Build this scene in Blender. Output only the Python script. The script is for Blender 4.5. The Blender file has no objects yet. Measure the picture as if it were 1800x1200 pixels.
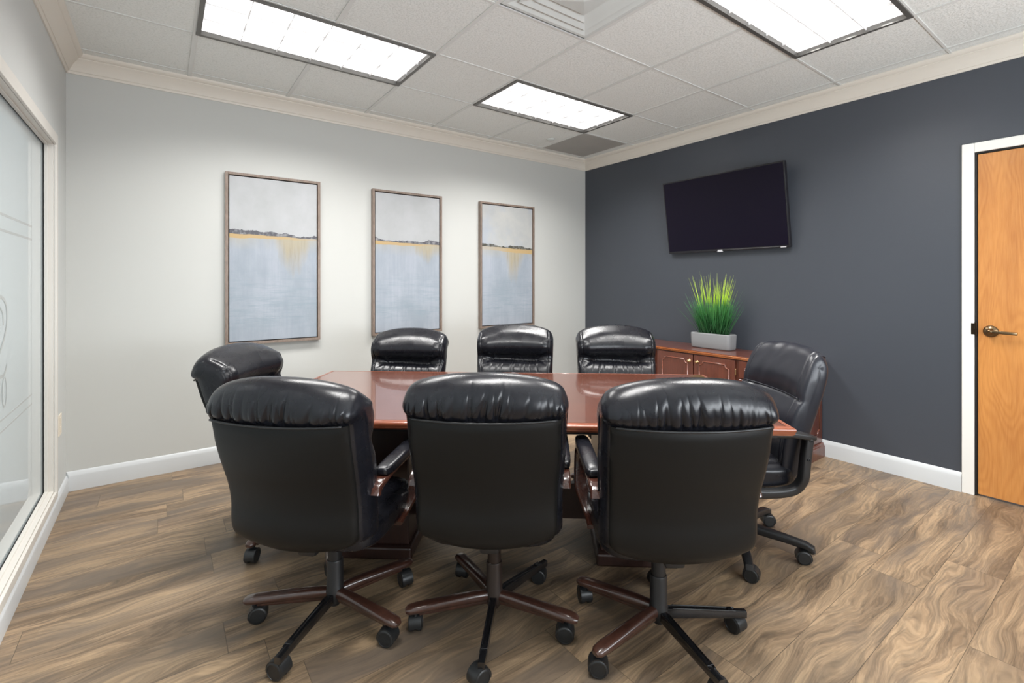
import bpy, bmesh, math, random
from mathutils import Vector, Matrix
R_ = math.radians
rnd = random.Random(7)
C = bpy.context.scene.collection
sc = bpy.context.scene

# ---------------------------------------------------------------- camera
F_PX, YAW, HY, PX = 846.355, 36.573, 495.26, 913.85
CAM = Vector((-4.0818, -4.1809, 1.3337))
cam = bpy.data.cameras.new('camera'); cam.sensor_width = 36.0; cam.lens = F_PX / 1800 * 36
cam.shift_x = -(PX - 900) / 1800; cam.shift_y = (HY - 600) / 1800; cam.clip_start = 0.02
co = bpy.data.objects.new('camera', cam); C.objects.link(co)
co.location = CAM; co.rotation_euler = (R_(90), 0, R_(-YAW)); sc.camera = co
# ---------------------------------------------------------------- world, exposure
w = bpy.data.worlds.new('world'); sc.world = w; w.use_nodes = True
w.node_tree.nodes['Background'].inputs[0].default_value = (0.9, 0.95, 1, 1)
w.node_tree.nodes['Background'].inputs[1].default_value = 0.6
vs = sc.view_settings; vs.view_transform = 'Standard'; vs.look = 'None'; vs.gamma = 1; vs.use_curve_mapping = False
vs.exposure = 0.0
LIGHT_W = 42.0       # watts of each ceiling troffer
LENS = 1.05           # emission of a lens panel

# room numbers (metres); origin = far right corner of the floor
WID, ZC, ZB = 4.576, 2.776, 2.666
YB = -5.9
TX = [-3.93, -3.30, -2.69, -2.06, -1.432, -0.81, -0.188]
TY = [-5.85, -5.23, -4.61, -3.985, -3.36, -2.745, -2.10, -1.42, -0.81, -0.165]
LIGHTS = [(-3.93, -2.69, -1.42, -0.81), (-2.06, -0.81, -1.42, -0.81), (-2.06, -0.81, -3.36, -2.745), (-3.93, -2.69, -3.36, -2.745)]  # last troffer is out of view, added for brightness
for i, (x0, x1, y0, y1) in enumerate(LIGHTS):
    for kk in (-1, 0, 1):      # three tubes, one behind each row of the grid
        l = bpy.data.lights.new('ceiling_light_tube', 'AREA'); l.shape = 'RECTANGLE'
        l.size = x1 - x0 - .12; l.size_y = .045; l.energy = LIGHT_W / 3; l.color = (1.0, 0.985, 0.96); l.spread = R_(140)
        o = bpy.data.objects.new('ceiling_light_tube', l); C.objects.link(o)
        o.location = ((x0 + x1) / 2, (y0 + y1) / 2 + kk * (y1 - y0 - .056) / 3, ZC + .0145)
FILL_W = 190.0          # fill light added behind the camera for brightness
l = bpy.data.lights.new('added_fill_light', 'AREA'); l.shape = 'RECTANGLE'; l.size = 3.2; l.size_y = 1.5; l.energy = FILL_W; l.color = (.90, .95, 1.0)
o = bpy.data.objects.new('added_fill_light', l); C.objects.link(o); o.location = (-2.3, YB + .03, 1.55); o.rotation_euler = (R_(90 + 32), 0, 0)   # added fill, tilted up to brighten the ceiling

# ---------------------------------------------------------------- helpers
def cw(lat, d, z=0):
    a = R_(YAW)
    return Vector((CAM.x + math.sin(a) * d + math.cos(a) * lat, CAM.y + math.cos(a) * d - math.sin(a) * lat, z))
def link(name, me, mat=None, parent=None, smooth=False):
    if isinstance(me, bmesh.types.BMesh):
        bm = me; me = bpy.data.meshes.new(name); bm.normal_update(); bm.to_mesh(me); bm.free()
    if smooth:
        for p in me.polygons: p.use_smooth = True
    if mat: 
        if isinstance(mat, (list, tuple)):
            for m in mat: me.materials.append(m)
        else: me.materials.append(mat)
    o = bpy.data.objects.new(name, me); C.objects.link(o)
    if parent: o.parent = parent
    return o
def smooth_by_angle(o, ang=40):
    me = o.data
    for p in me.polygons: p.use_smooth = True
    bm = bmesh.new(); bm.from_mesh(me)
    for e in bm.edges:
        if len(e.link_faces) == 2 and e.calc_face_angle(0) > R_(ang): e.smooth = False
    bm.to_mesh(me); bm.free()
    return o
def empty(name, loc, rz=0):
    o = bpy.data.objects.new(name, None); C.objects.link(o); o.location = loc; o.rotation_euler = (0, 0, rz)
    o.empty_display_size = .1
    return o
def tag(o, label, cat, group=None):
    o['label'] = label; o['category'] = cat
    if group: o['group'] = group
    return o
def struct(o): o['kind'] = 'structure'; return o
def box(bm, x0, x1, y0, y1, z0, z1, bev=0, seg=2, mi=0):
    vs_ = [bm.verts.new((x, y, z)) for x in (x0, x1) for y in (y0, y1) for z in (z0, z1)]
    idx = [(0, 1, 3, 2), (4, 6, 7, 5), (0, 4, 5, 1), (2, 3, 7, 6), (0, 2, 6, 4), (1, 5, 7, 3)]
    fs = [bm.faces.new([vs_[i] for i in f]) for f in idx]
    for f in fs: f.material_index = mi
    if bev:
        es = list({e for f in fs for e in f.edges})
        r = bmesh.ops.bevel(bm, geom=es, offset=bev, segments=seg, profile=.5, affect='EDGES')
        for f in r['faces']: f.material_index = mi
    return vs_
def bx(*a, **k):
    bm = bmesh.new(); box(bm, *a, **k); bmesh.ops.recalc_face_normals(bm, faces=bm.faces); return bm
def lathe(bm, prof, axis='Z', seg=24, loc=(0, 0, 0), M=None):
    rings = []
    for r, h in prof:
        ring = []
        for k in range(seg):
            a = 2 * math.pi * k / seg; c, s = math.cos(a) * r, math.sin(a) * r
            p = Vector((c, s, h)) if axis == 'Z' else (Vector((h, c, s)) if axis == 'X' else Vector((c, h, s)))
            if M: p = M @ p
            ring.append(bm.verts.new(p + Vector(loc)))
        rings.append(ring)
    for a, b in zip(rings, rings[1:]):
        for k in range(seg): bm.faces.new((a[k], a[(k + 1) % seg], b[(k + 1) % seg], b[k]))
    bm.faces.new(rings[0]); bm.faces.new(rings[-1])
    return bm
def sweep(bm, pts, sec, side=Vector((1, 0, 0)), cap=True, scales=None):
    """sweep a closed 2D section (a along 'side', b along normal) along pts"""
    pts = [Vector(p) for p in pts]; rings = []
    for i, p in enumerate(pts):
        t = (pts[min(i + 1, len(pts) - 1)] - pts[max(i - 1, 0)]).normalized()
        n = side.cross(t).normalized(); sd = t.cross(n).normalized()
        if sd.dot(side) < 0: sd = -sd
        s = scales[i] if scales else 1
        if not isinstance(s, tuple): s = (s, s)
        rings.append([bm.verts.new(p + sd * a * s[0] + n * b * s[1]) for a, b in sec])
    m = len(sec)
    for a, b in zip(rings, rings[1:]):
        for k in range(m): bm.faces.new((a[k], a[(k + 1) % m], b[(k + 1) % m], b[k]))
    if cap: bm.faces.new(rings[0]); bm.faces.new(rings[-1])
    bmesh.ops.recalc_face_normals(bm, faces=bm.faces)
    return bm
def rsec(w_, h_, r=.3, n=4):
    """rounded rectangle section"""
    out = []; rr = min(w_, h_) * r
    for cx, cy, a0 in ((w_ / 2 - rr, h_ / 2 - rr, 0), (-w_ / 2 + rr, h_ / 2 - rr, 90), (-w_ / 2 + rr, -h_ / 2 + rr, 180), (w_ / 2 - rr, -h_ / 2 + rr, 270)):
        for k in range(n + 1):
            a = R_(a0 + 90 * k / n); out.append((cx + rr * math.cos(a), cy + rr * math.sin(a)))
    return out
def circ(r, n=12): return [(r * math.cos(2 * math.pi * k / n), r * math.sin(2 * math.pi * k / n)) for k in range(n)]
def crom(pts, n, closed=False):
    """Catmull-Rom resample to n evenly spaced points"""
    P = [Vector(p) for p in pts]; m = len(P); dense = []
    segs = m if closed else m - 1
    for i in range(segs):
        if closed: p0, p1, p2, p3 = P[(i - 1) % m], P[i], P[(i + 1) % m], P[(i + 2) % m]
        else: p0, p1, p2, p3 = P[max(i - 1, 0)], P[i], P[i + 1], P[min(i + 2, m - 1)]
        for k in range(16):
            t = k / 16
            dense.append(.5 * ((2 * p1) + (p2 - p0) * t + (2 * p0 - 5 * p1 + 4 * p2 - p3) * t * t + (3 * p1 - p0 - 3 * p2 + p3) * t ** 3))
    dense.append(P[0] if closed else P[-1])
    L = [0]
    for a, b in zip(dense, dense[1:]): L.append(L[-1] + (b - a).length)
    out = []; j = 0; cnt = n if closed else n - 1
    for i in range(n):
        s = L[-1] * i / cnt
        while j < len(L) - 2 and L[j + 1] < s: j += 1
        f = (s - L[j]) / max(L[j + 1] - L[j], 1e-9); out.append(dense[j].lerp(dense[j + 1], min(f, 1)))
    return out
def squad(bm, c, half, n=5, res=10, fn=None, M=None):
    """superquadric pillow block"""
    a, b, d = half; c = Vector(c); made = {}
    def v(p):
        k = (round(p[0], 5), round(p[1], 5), round(p[2], 5))
        if k in made: return made[k]
        q = [math.tan(t * math.pi / 4) for t in p]
        s = (abs(q[0]) ** n + abs(q[1]) ** n + abs(q[2]) ** n) ** (-1 / n)
        P = Vector((q[0] * s * a, q[1] * s * b, q[2] * s * d))
        if fn: P = fn(P)
        if M: P = M @ P
        made[k] = bm.verts.new(P + c); return made[k]
    g = [-1 + 2 * i / res for i in range(res + 1)]
    for ax in range(3):
        for sg in (-1, 1):
            for i in range(res):
                for j in range(res):
                    q = []
                    for (x, y) in ((g[i], g[j]), (g[i + 1], g[j]), (g[i + 1], g[j + 1]), (g[i], g[j + 1])):
                        p = [0, 0, 0]; p[ax] = sg; p[(ax + 1) % 3] = x; p[(ax + 2) % 3] = y; q.append(v(p))
                    if sg < 0: q.reverse()
                    bm.faces.new(q)
    return bm
def noise1(x, seed=0):
    i = math.floor(x); f = x - i; f = f * f * (3 - 2 * f)
    h = lambda k: (math.sin(k * 127.1 + seed * 311.7) * 43758.5453) % 1
    return h(i) * (1 - f) + h(i + 1) * f

# ---------------------------------------------------------------- materials
def mat(name, col=(.5, .5, .5), rough=.5, metal=0, coat=0, coat_r=.05, spec=.5, emit=None, es=0):
    m = bpy.data.materials.new(name); m.use_nodes = True
    b = m.node_tree.nodes['Principled BSDF']
    b.inputs['Base Color'].default_value = (*col, 1); b.inputs['Roughness'].default_value = rough
    b.inputs['Metallic'].default_value = metal; b.inputs['Coat Weight'].default_value = coat
    b.inputs['Coat Roughness'].default_value = coat_r; b.inputs['Specular IOR Level'].default_value = spec
    if emit: b.inputs['Emission Color'].default_value = (*emit, 1); b.inputs['Emission Strength'].default_value = es
    return m
class N:
    def __init__(s, m): s.m = m; s.t = m.node_tree; s.b = s.t.nodes['Principled BSDF']
    def n(s, typ, ins=None, **kw):
        x = s.t.nodes.new(typ)
        for k, v in kw.items(): setattr(x, k, v)
        if ins:
            for k, v in ins.items():
                if isinstance(v, bpy.types.NodeSocket): s.t.links.new(v, x.inputs[k])
                else: x.inputs[k].default_value = v
        return x
    def l(s, a, b): s.t.links.new(a, b)
    def coord(s, sc_=(1, 1, 1), rot=(0, 0, 0), loc=(0, 0, 0), kind='Object'):
        t = s.n('ShaderNodeTexCoord'); mp = s.n('ShaderNodeMapping', {'Vector': t.outputs[kind], 'Scale': sc_, 'Rotation': rot, 'Location': loc})
        return mp.outputs[0]
    def ramp(s, fac, stops, interp='LINEAR'):
        r = s.n('ShaderNodeValToRGB', {'Fac': fac}); r.color_ramp.interpolation = interp; e = r.color_ramp.elements
        while len(e) < len(stops): e.new(.5)
        for i, (p, c) in enumerate(stops): e[i].position = p; e[i].color = (*c, 1) if len(c) == 3 else c
        return r.outputs[0]
    def noise(s, vec, scale, detail=4, rough=.5, dist=0): return s.n('ShaderNodeTexNoise', {'Vector': vec, 'Scale': scale, 'Detail': detail, 'Roughness': rough, 'Distortion': dist}).outputs[0]
    def math(s, op, a, b=0, clamp=False):
        x = s.n('ShaderNodeMath', {0: a, 1: b}, operation=op); x.use_clamp = clamp; return x.outputs[0]
    def mix(s, f, a, b, typ='MIX'):
        x = s.n('ShaderNodeMix', data_type='RGBA', blend_type=typ)
        for k, v in ((0, f), (6, a), (7, b)):
            if isinstance(v, bpy.types.NodeSocket): s.l(v, x.inputs[k])
            else: x.inputs[k].default_value = v if k == 0 else ((*v, 1) if len(v) == 3 else v)
        return x.outputs[2]
    def bump(s, h, strength=.2, dist=.002):
        b = s.n('ShaderNodeBump', {'Height': h, 'Strength': strength, 'Distance': dist}); s.l(b.outputs[0], s.b.inputs['Normal']); return b

def paint(name, col, rough=.55, bs=.06):
    m = mat(name, col, rough); k = N(m); v = k.coord()
    k.bump(k.noise(v, 220, 3), bs, .002); return m
M_wall = paint('wall paint light grey', (.545, .55, .527))
M_navy = paint('wall paint slate navy', (.054, .061, .075), .42, .08)
M_trim = paint('trim paint cream', (.73, .68, .605), .4, .02)
M_frame = paint('window trim paint cream', (.70, .67, .62), .4, .02)
M_base = paint('baseboard paint white', (.60, .62, .63), .35, .02)
M_doorframe = paint('door casing paint', (.80, .79, .75), .4, .02)
M_wallside = paint('wall paint side', (.60, .61, .595))

# ceiling tile: white mineral fibre with small pits
M_tile = mat('acoustic tile', (.74, .745, .72), .9, spec=.2); k = N(M_tile); v = k.coord()
pit = k.ramp(k.noise(v, 95, 5, .75), [(.0, (0, 0, 0)), (.40, (0, 0, 0)), (.5, (1, 1, 1))])
fis = k.ramp(k.noise(v, 34, 3, .6), [(.30, (0, 0, 0)), (.36, (1, 1, 1))])
h = k.math('MULTIPLY', pit, fis)
k.l(k.mix(h, (.76, .78, .75), (.86, .875, .85)), k.b.inputs['Base Color']); k.bump(h, .5, .003)
M_grid = mat('ceiling grid paint', (.71, .72, .70), .5)
M_tilegrey = mat('grey return panel', (.30, .285, .265), .7); k = N(M_tilegrey); v = k.coord()
k.l(k.mix(k.noise(v, 5, 3), (.36, .35, .33), (.43, .415, .39)), k.b.inputs['Base Color'])

# floor: vinyl planks running along X
M_floor = mat('wood plank floor', (.3, .22, .14), .38, spec=.4); k = N(M_floor); v = k.coord()
row = k.math('FLOOR', k.math('DIVIDE', k.n('ShaderNodeSeparateXYZ', {0: v}).outputs[1], .197))
rw = k.n('ShaderNodeTexWhiteNoise', {'W': row}, noise_dimensions='1D').outputs[0]
sh = k.n('ShaderNodeCombineXYZ', {0: k.math('MULTIPLY', rw, 9.7), 1: 0.0, 2: 0.0}).outputs[0]
vb = k.n('ShaderNodeVectorMath', {0: v, 1: sh}, operation='ADD').outputs[0]
br = k.n('ShaderNodeTexBrick', {'Vector': vb, 'Color1': (0, 0, 0, 1), 'Color2': (1, 1, 1, 1), 'Mortar': (.5, .5, .5, 1), 'Scale': 1.0, 'Mortar Size': .0011, 'Mortar Smooth': .1, 'Bias': 0, 'Brick Width': 1.22, 'Row Height': .197})
br.offset = 0; br.offset_frequency = 2
rid = k.n('ShaderNodeSeparateColor', {0: br.outputs[0]}).outputs[0]
off = k.n('ShaderNodeCombineXYZ', {0: k.math('MULTIPLY', rid, 37.0), 1: k.math('MULTIPLY', rid, 11.0), 2: k.math('MULTIPLY', rid, 5.0)}).outputs[0]
pv = k.n('ShaderNodeVectorMath', {0: v, 1: off}, operation='ADD').outputs[0]
# warp
wn = k.n('ShaderNodeTexNoise', {'Vector': k.n('ShaderNodeVectorMath', {0: pv, 1: (1.1, 3.2, 1)}, operation='MULTIPLY').outputs[0], 'Scale': 1.5, 'Detail': 2, 'Roughness': .5})
wv = k.n('ShaderNodeVectorMath', {0: wn.outputs[1], 1: (.5, .5, .5)}, operation='SUBTRACT').outputs[0]
wv = k.n('ShaderNodeVectorMath', {0: wv, 1: (.5, .22, 0)}, operation='MULTIPLY').outputs[0]
pw = k.n('ShaderNodeVectorMath', {0: pv, 1: wv}, operation='ADD').outputs[0]
st = k.n('ShaderNodeVectorMath', {0: pw, 1: (1.0, 9.0, 1.0)}, operation='MULTIPLY').outputs[0]
g1 = k.noise(st, 1.5, 5, .55)
st2 = k.n('ShaderNodeVectorMath', {0: pw, 1: (2.5, 60.0, 1.0)}, operation='MULTIPLY').outputs[0]
g2 = k.noise(st2, 1.6, 4, .6)
rings = k.math('SINE', k.math('MULTIPLY', g1, 95.0))
base = k.ramp(g1, [(.30, (.070, .052, .038)), (.42, (.155, .115, .080)), (.52, (.275, .208, .142)), (.68, (.375, .288, .195))])
c2 = k.mix(.16, base, k.ramp(k.math('ADD', k.math('MULTIPLY', rings, .5), .5), [(0, (.20, .14, .09)), (1, (.55, .42, .29))]))
c3 = k.mix(.55, c2, k.ramp(g2, [(.35, (.16, .13, .10)), (.6, (.66, .56, .44))]), 'OVERLAY')
gy = k.noise(k.n('ShaderNodeVectorMath', {0: pw, 1: (1.0, 3.5, 1.0)}, operation='MULTIPLY').outputs[0], 1.7, 3)
c3b = k.mix(k.ramp(gy, [(.48, (0, 0, 0)), (.66, (.78, .78, .78))]), c3, (.115, .092, .076))
tone = k.mix(k.math('MULTIPLY', rid, .28), c3b, (.20, .15, .10))
c4 = k.mix(k.math('MULTIPLY', br.outputs[1], .75), tone, (.06, .045, .03))
k.l(c4, k.b.inputs['Base Color'])
k.l(k.ramp(g2, [(.3, (.36, .36, .36)), (.7, (.46, .46, .46))]), k.b.inputs['Roughness'])
k.bump(k.math('SUBTRACT', k.math('MULTIPLY', g2, .2), br.outputs[1]), .35, .0015)

def wood(name, dark, light, sc_=(1.2, 22, 22), rough=.3, coat=.6, coat_r=.06, rot=(0, 0, 0), fine=.35, cath=0):
    m = mat(name, light, rough, coat=coat, coat_r=coat_r); k = N(m); v = k.coord(sc_, rot)
    a = k.noise(v, 1.6, 5, .6, .6); b = k.noise(v, 7, 4, .65)
    c = k.ramp(a, [(.30, dark), (.68, light)])
    c = k.mix(fine, c, k.ramp(b, [(.35, tuple(x * .7 for x in dark)), (.65, tuple(min(x * 1.15, 1) for x in light))]))
    k.l(c, k.b.inputs['Base Color']); return m
M_mahog = wood('mahogany table top', (.085, .026, .016), (.145, .048, .028), (1.0, 38, 38), .25, .8, .03, fine=.3)
M_mahog_edge = wood('mahogany edge', (.20, .050, .022), (.30, .085, .038), (2, 20, 20), .25, .9, .05)
M_cred = wood('mahogany cabinet', (.085, .024, .015), (.145, .042, .025), (14, 14, 1.4), .32, .5, .1)
M_cred_top = wood('mahogany cabinet top', (.11, .030, .018), (.17, .05, .028), (20, 1.2, 20), .28, .7, .06)
M_cred_edge = wood('cabinet edge moulding', (.42, .125, .035), (.62, .21, .065), (20, 2, 20), .3, .6, .1)
M_arm = wood('dark cherry wood', (.035, .011, .008), (.068, .023, .014), (8, 3, 8), .25, .9, .06)
M_leg = wood('dark walnut cap', (.034, .014, .010), (.066, .027, .018), (8, 8, 8), .28, .8, .12)
M_fram = wood('walnut picture frame', (.16, .115, .090), (.27, .205, .165), (12, 12, 3), .45, .1, .3)
# door: birch veneer with cathedral grain
M_door = mat('maple veneer door', (.6, .3, .1), .33, coat=.25, coat_r=.15); k = N(M_door); v = k.coord()
wn = k.n('ShaderNodeTexNoise', {'Vector': k.coord((1, 2.0, .7)), 'Scale': 1.7, 'Detail': 2})
g = k.noise(k.coord((1, 3.0, .55)), 1.5, 2, .5, .3)
rg = k.math('ADD', k.math('MULTIPLY', k.math('SINE', k.math('MULTIPLY', g, 150.0)), .5), .5)
c = k.ramp(k.noise(k.coord((1, 4, .8)), 2.2, 4), [(.3, (.43, .160, .036)), (.7, (.62, .265, .066))])
c = k.mix(.22, c, k.ramp(rg, [(0, (.40, .14, .035)), (.6, (.60, .26, .07)), (1, (.64, .30, .09))]))
c = k.mix(.2, c, k.ramp(k.noise(k.coord((1, 90, 5)), 2, 3), [(.35, (.45, .18, .05)), (.65, (.70, .34, .12))]))
k.l(c, k.b.inputs['Base Color'])

def leather(name, col, rough=.30, fold=.0, fs=9):
    m = mat(name, col, rough, coat=0, spec=.42); k = N(m); v = k.coord()
    vo = k.n('ShaderNodeTexVoronoi', {'Vector': v, 'Scale': 330.0}).outputs[0]
    big = k.noise(k.coord((1.0, 1.0, .45)), fs, 4, .55, 1.2)
    hgt = k.math('ADD', k.math('MULTIPLY', vo, .05), k.math('MULTIPLY', big, 1.0))
    k.bump(hgt, .13, .003 + fold)
    k.l(k.ramp(k.noise(v, 14, 4), [(.3, (rough - .05,) * 3), (.7, (rough + .07,) * 3)]), k.b.inputs['Roughness'])
    return m
M_leather = leather('black leather', (.0085, .0088, .0120), .27)
M_leather2 = leather('black smooth leather', (.013, .014, .020), .33)
M_vinyl = mat('black vinyl back', (.0065, .0064, .0062), .46, spec=.24); k = N(M_vinyl); k.bump(k.noise(k.coord(), 500, 2), .1, .001)
M_pipe = mat('black piping', (.012, .012, .013), .4)
M_black = mat('black metal', (.008, .008, .009), .22, coat=.6, coat_r=.1)
M_plast = mat('black plastic', (.012, .012, .013), .42)
M_wheel = mat('caster plastic', (.014, .015, .016), .38)
M_under = mat('table underside black', (.010, .008, .008), .6)
M_ped = wood('dark pedestal wood', (.018, .008, .006), (.035, .014, .010), (6, 6, 1), .4, .3, .2)
M_col = mat('bronze column', (.030, .020, .016), .38, metal=.3)
M_brass = mat('antique brass', (.20, .135, .075), .28, metal=1.0)
M_brass2 = mat('polished brass', (.70, .48, .26), .22, metal=1.0)
M_darkbr = mat('dark bronze', (.05, .035, .022), .35, metal=.9)
M_screen = mat('television screen', (.006, .004, .012), .25, spec=.16)
M_bezel = mat('television bezel', (.010, .009, .012), .25)
M_logo = mat('silver lettering', (.75, .75, .78), .3, metal=.3)
M_white_pl = mat('ivory plastic', (.78, .70, .58), .4)
M_lightframe = mat('fixture frame', (.16, .155, .145), .4, metal=.5)
M_vent = mat('vent enamel', (.68, .715, .70), .45)
M_pot = mat('grey ceramic pot', (.215, .22, .225), .6); k = N(M_pot); k.bump(k.noise(k.coord(), 30, 4), .15, .003)
M_soil = mat('dark moss', (.02, .03, .012), .9)
M_gap = mat('black reveal', (.008, .007, .006), .6)
M_etch = mat('etched lettering', (.40, .43, .42), .5, coat=1, coat_r=.02)

# frosted film behind polished glass
M_glass = mat('frosted glass', (.46, .52, .54), .55, coat=1.0, coat_r=.008); 
N(M_glass).b.inputs['Coat IOR'].default_value = 1.55
N(M_glass).b.inputs['Emission Color'].default_value = (.9, .97, 1, 1); N(M_glass).b.inputs['Emission Strength'].default_value = .05  # faint glow put into the pane to add side light

# lens panel: the bright prismatic sheet
M_lens = bpy.data.materials.new('light lens'); M_lens.use_nodes = True
k = N(M_lens); v = k.coord()
k.b.inputs['Base Color'].default_value = (.9, .9, .9, 1); k.b.inputs['Emission Color'].default_value = (1, .99, .985, 1)
k.b.inputs['Emission Strength'].default_value = LENS
M_louv = mat('louvre grey', (.93, .93, .93), .5)

# grass blades: dark green base to lime tip (colour of the blade itself), height in object space
M_grass = mat('grass blade', (.1, .3, .03), .45); k = N(M_grass); v = k.coord()
z = k.n('ShaderNodeSeparateXYZ', {0: v})
wob = k.math('ADD', z.outputs[2], k.math('MULTIPLY', k.math('SUBTRACT', k.noise(v, 22, 2), .5), .10))
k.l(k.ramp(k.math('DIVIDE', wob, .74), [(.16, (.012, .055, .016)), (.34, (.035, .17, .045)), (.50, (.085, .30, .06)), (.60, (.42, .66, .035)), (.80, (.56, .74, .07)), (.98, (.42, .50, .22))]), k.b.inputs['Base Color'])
M_grass2 = mat('dark grass blade', (.1, .3, .03), .45); k = N(M_grass2); v = k.coord()
z = k.n('ShaderNodeSeparateXYZ', {0: v})
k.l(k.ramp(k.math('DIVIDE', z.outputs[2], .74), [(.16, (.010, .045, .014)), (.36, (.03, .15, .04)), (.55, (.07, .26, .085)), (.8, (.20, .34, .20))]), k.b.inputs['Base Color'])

# paintings
def painting(name, seed, drip, gold_side, cloud):
    m = mat(name, (.5, .5, .5), .6); k = N(m)
    s = k.n('ShaderNodeTexCoord').outputs['Generated']; sp = k.n('ShaderNodeSeparateXYZ', {0: s}); X, Z = sp.outputs[0], sp.outputs[2]
    def nz(sx, sz, scale, det=4, r=.6, d=0):
        mp = k.n('ShaderNodeMapping', {'Vector': s, 'Scale': (sx, 1, sz), 'Location': (seed * 3.1, seed * 1.7, seed)})
        return k.noise(mp.outputs[0], scale, det, r, d)
    line = k.math('ADD', .655, k.math('MULTIPLY', X, -.012))
    line = k.math('ADD', line, k.math('MULTIPLY', k.math('SUBTRACT', nz(4, .2, 1.2), .5), .02))
    d = k.math('SUBTRACT', Z, line)          # >0 sky
    sky = k.mix(k.ramp(nz(1, 1.6, 2.2, 4), [(.35, (0, 0, 0)), (.7, (1, 1, 1))]), (.37, .38, .385), (.44, .45, .465) if not cloud else (.48, .475, .44))
    if cloud: sky = k.mix(k.ramp(nz(1.4, 2.2, 1.6), [(.48, (0, 0, 0)), (.66, (.75, .75, .75))]), sky, (.34, .38, .45))
    water = k.mix(k.ramp(nz(1.2, 1.2, 2.6, 5), [(.35, (0, 0, 0)), (.66, (1, 1, 1))]), (.285, .325, .37), (.37, .40, .455))
    streak = nz(14, 1.0, 2, 5, .7)
    water = k.mix(k.ramp(streak, [(.4, (0, 0, 0)), (.75, (.5, .5, .5))]), water, (.26, .30, .355))
    hs = nz(1.3, 22, 2.0, 5, .7)
    low = k.ramp(Z, [(.04, (0, 0, 0)), (.14, (1, 1, 1)), (.36, (.6, .6, .6)), (.46, (0, 0, 0))])
    water = k.mix(k.math('MULTIPLY', k.math('MULTIPLY', k.ramp(hs, [(.45, (0, 0, 0)), (.7, (1, 1, 1))]), low), .75), water, (.22, .29, .33))
    col = k.mix(k.math('GREATER_THAN', d, 0), water, sky)
    # olive drip below the line
    dx = k.math('DIVIDE', k.math('SUBTRACT', X, drip[0]), drip[1])
    dd = k.math('DIVIDE', k.math('MULTIPLY', d, -1), drip[2])
    edge = k.math('ADD', k.math('ADD', k.math('MULTIPLY', dx, dx), k.math('MULTIPLY', dd, .9)), k.math('MULTIPLY', k.math('SUBTRACT', nz(5, 1.5, 2.2, 4), .5), 1.0))
    dm = k.math('MULTIPLY', k.ramp(edge, [(.30, (1, 1, 1)), (1.2, (0, 0, 0))]), k.math('LESS_THAN', d, 0))
    col = k.mix(k.math('MULTIPLY', dm, .9), col, (.37, .32, .22))
    dn = k.math('MULTIPLY', dm, k.ramp(nz(16, 2, 2, 4), [(.5, (0, 0, 0)), (.72, (.55, .55, .55))]))
    col = k.mix(dn, col, (.16, .15, .11))
    wash = k.math('MULTIPLY', k.ramp(k.math('MULTIPLY', d, -1), [(.0, (.8, .8, .8)), (.10, (0, 0, 0))]), k.math('LESS_THAN', d, 0))
    col = k.mix(k.math('MULTIPLY', wash, k.ramp(nz(5, 1, 1.5), [(.3, (.2, .2, .2)), (.7, (1, 1, 1))])), col, (.38, .35, .27))
    # gold band
    gb = k.math('ADD', .028, k.math('MULTIPLY', X, -.016 if gold_side < 0 else .012))
    gi = k.math('MULTIPLY', k.math('LESS_THAN', d, 0), k.math('LESS_THAN', k.math('MULTIPLY', d, -1), gb))
    ga = k.ramp(k.math('ADD', X, k.math('MULTIPLY', nz(5, 3, 2), .3)), [(.2, (1, 1, 1)), (.75, (.9, .9, .9)), (1.0, (.3, .3, .3))] if gold_side < 0 else [(.3, (.25, .25, .25)), (.7, (.9, .9, .9)), (1.0, (1, 1, 1))])
    col = k.mix(k.math('MULTIPLY', gi, ga), col, (.45, .32, .155))
    # dark shoreline
    th = k.math('MULTIPLY', k.ramp(nz(2.2, .3, 1.5, 5, .6), [(.38, (.12, .12, .12)), (.7, (1, 1, 1))]), .038)
    ds = k.math('MULTIPLY', k.math('GREATER_THAN', d, -.002), k.math('LESS_THAN', d, th))
    ds = k.math('MULTIPLY', ds, k.ramp(nz(9, 14, 2.0, 4), [(.3, (.35, .35, .35)), (.55, (1, 1, 1))]))
    col = k.mix(ds, col, (.085, .085, .10) if gold_side < 0 else (.06, .058, .045))
    k.l(col, k.b.inputs['Base Color']); k.bump(nz(30, 30, 3, 4), .15, .002)
    return m
M_art = [painting('abstract painting, wide gold', 1.0, (.70, .24, .22), -1, False),
         painting('abstract painting, thin gold', 2.3, (.80, .30, .12), -1, False),
         painting('abstract painting, olive drip', 4.1, (.62, .22, .27), 1, True)]

# ================================================================ ROOM
T = .12
o = struct(link('floor', bx(-WID - 1.2, T, YB - T, T, -.1, 0), M_floor))
struct(link('wall_back', bx(-WID - 1.2, T, 0, T, 0, ZC + .1), M_wall))
bm = bmesh.new()
D0, D1, DZ = -4.40, -3.455, 2.144      # door opening
box(bm, 0, T, YB, D0, 0, ZC + .1); box(bm, 0, T, D1, 0, 0, ZC + .1); box(bm, 0, T, D0, D1, DZ, ZC + .1)
struct(link('wall_right', bm, M_navy))
struct(link('wall_front', bx(-WID - 1.2, T, YB - T, YB, 0, ZC + .1), M_wall))
W0, W1, WZ0, WZ1 = -5.2, -.405, .135, 2.125
bm = bmesh.new()
for a in ((YB, W0, 0, ZC + .1), (W1, 0, 0, ZC + .1), (W0, W1, 0, WZ0), (W0, W1, WZ1, ZC + .1)): box(bm, -WID - T, -WID, *a)
struct(link('wall_left', bm, M_wallside))

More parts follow.
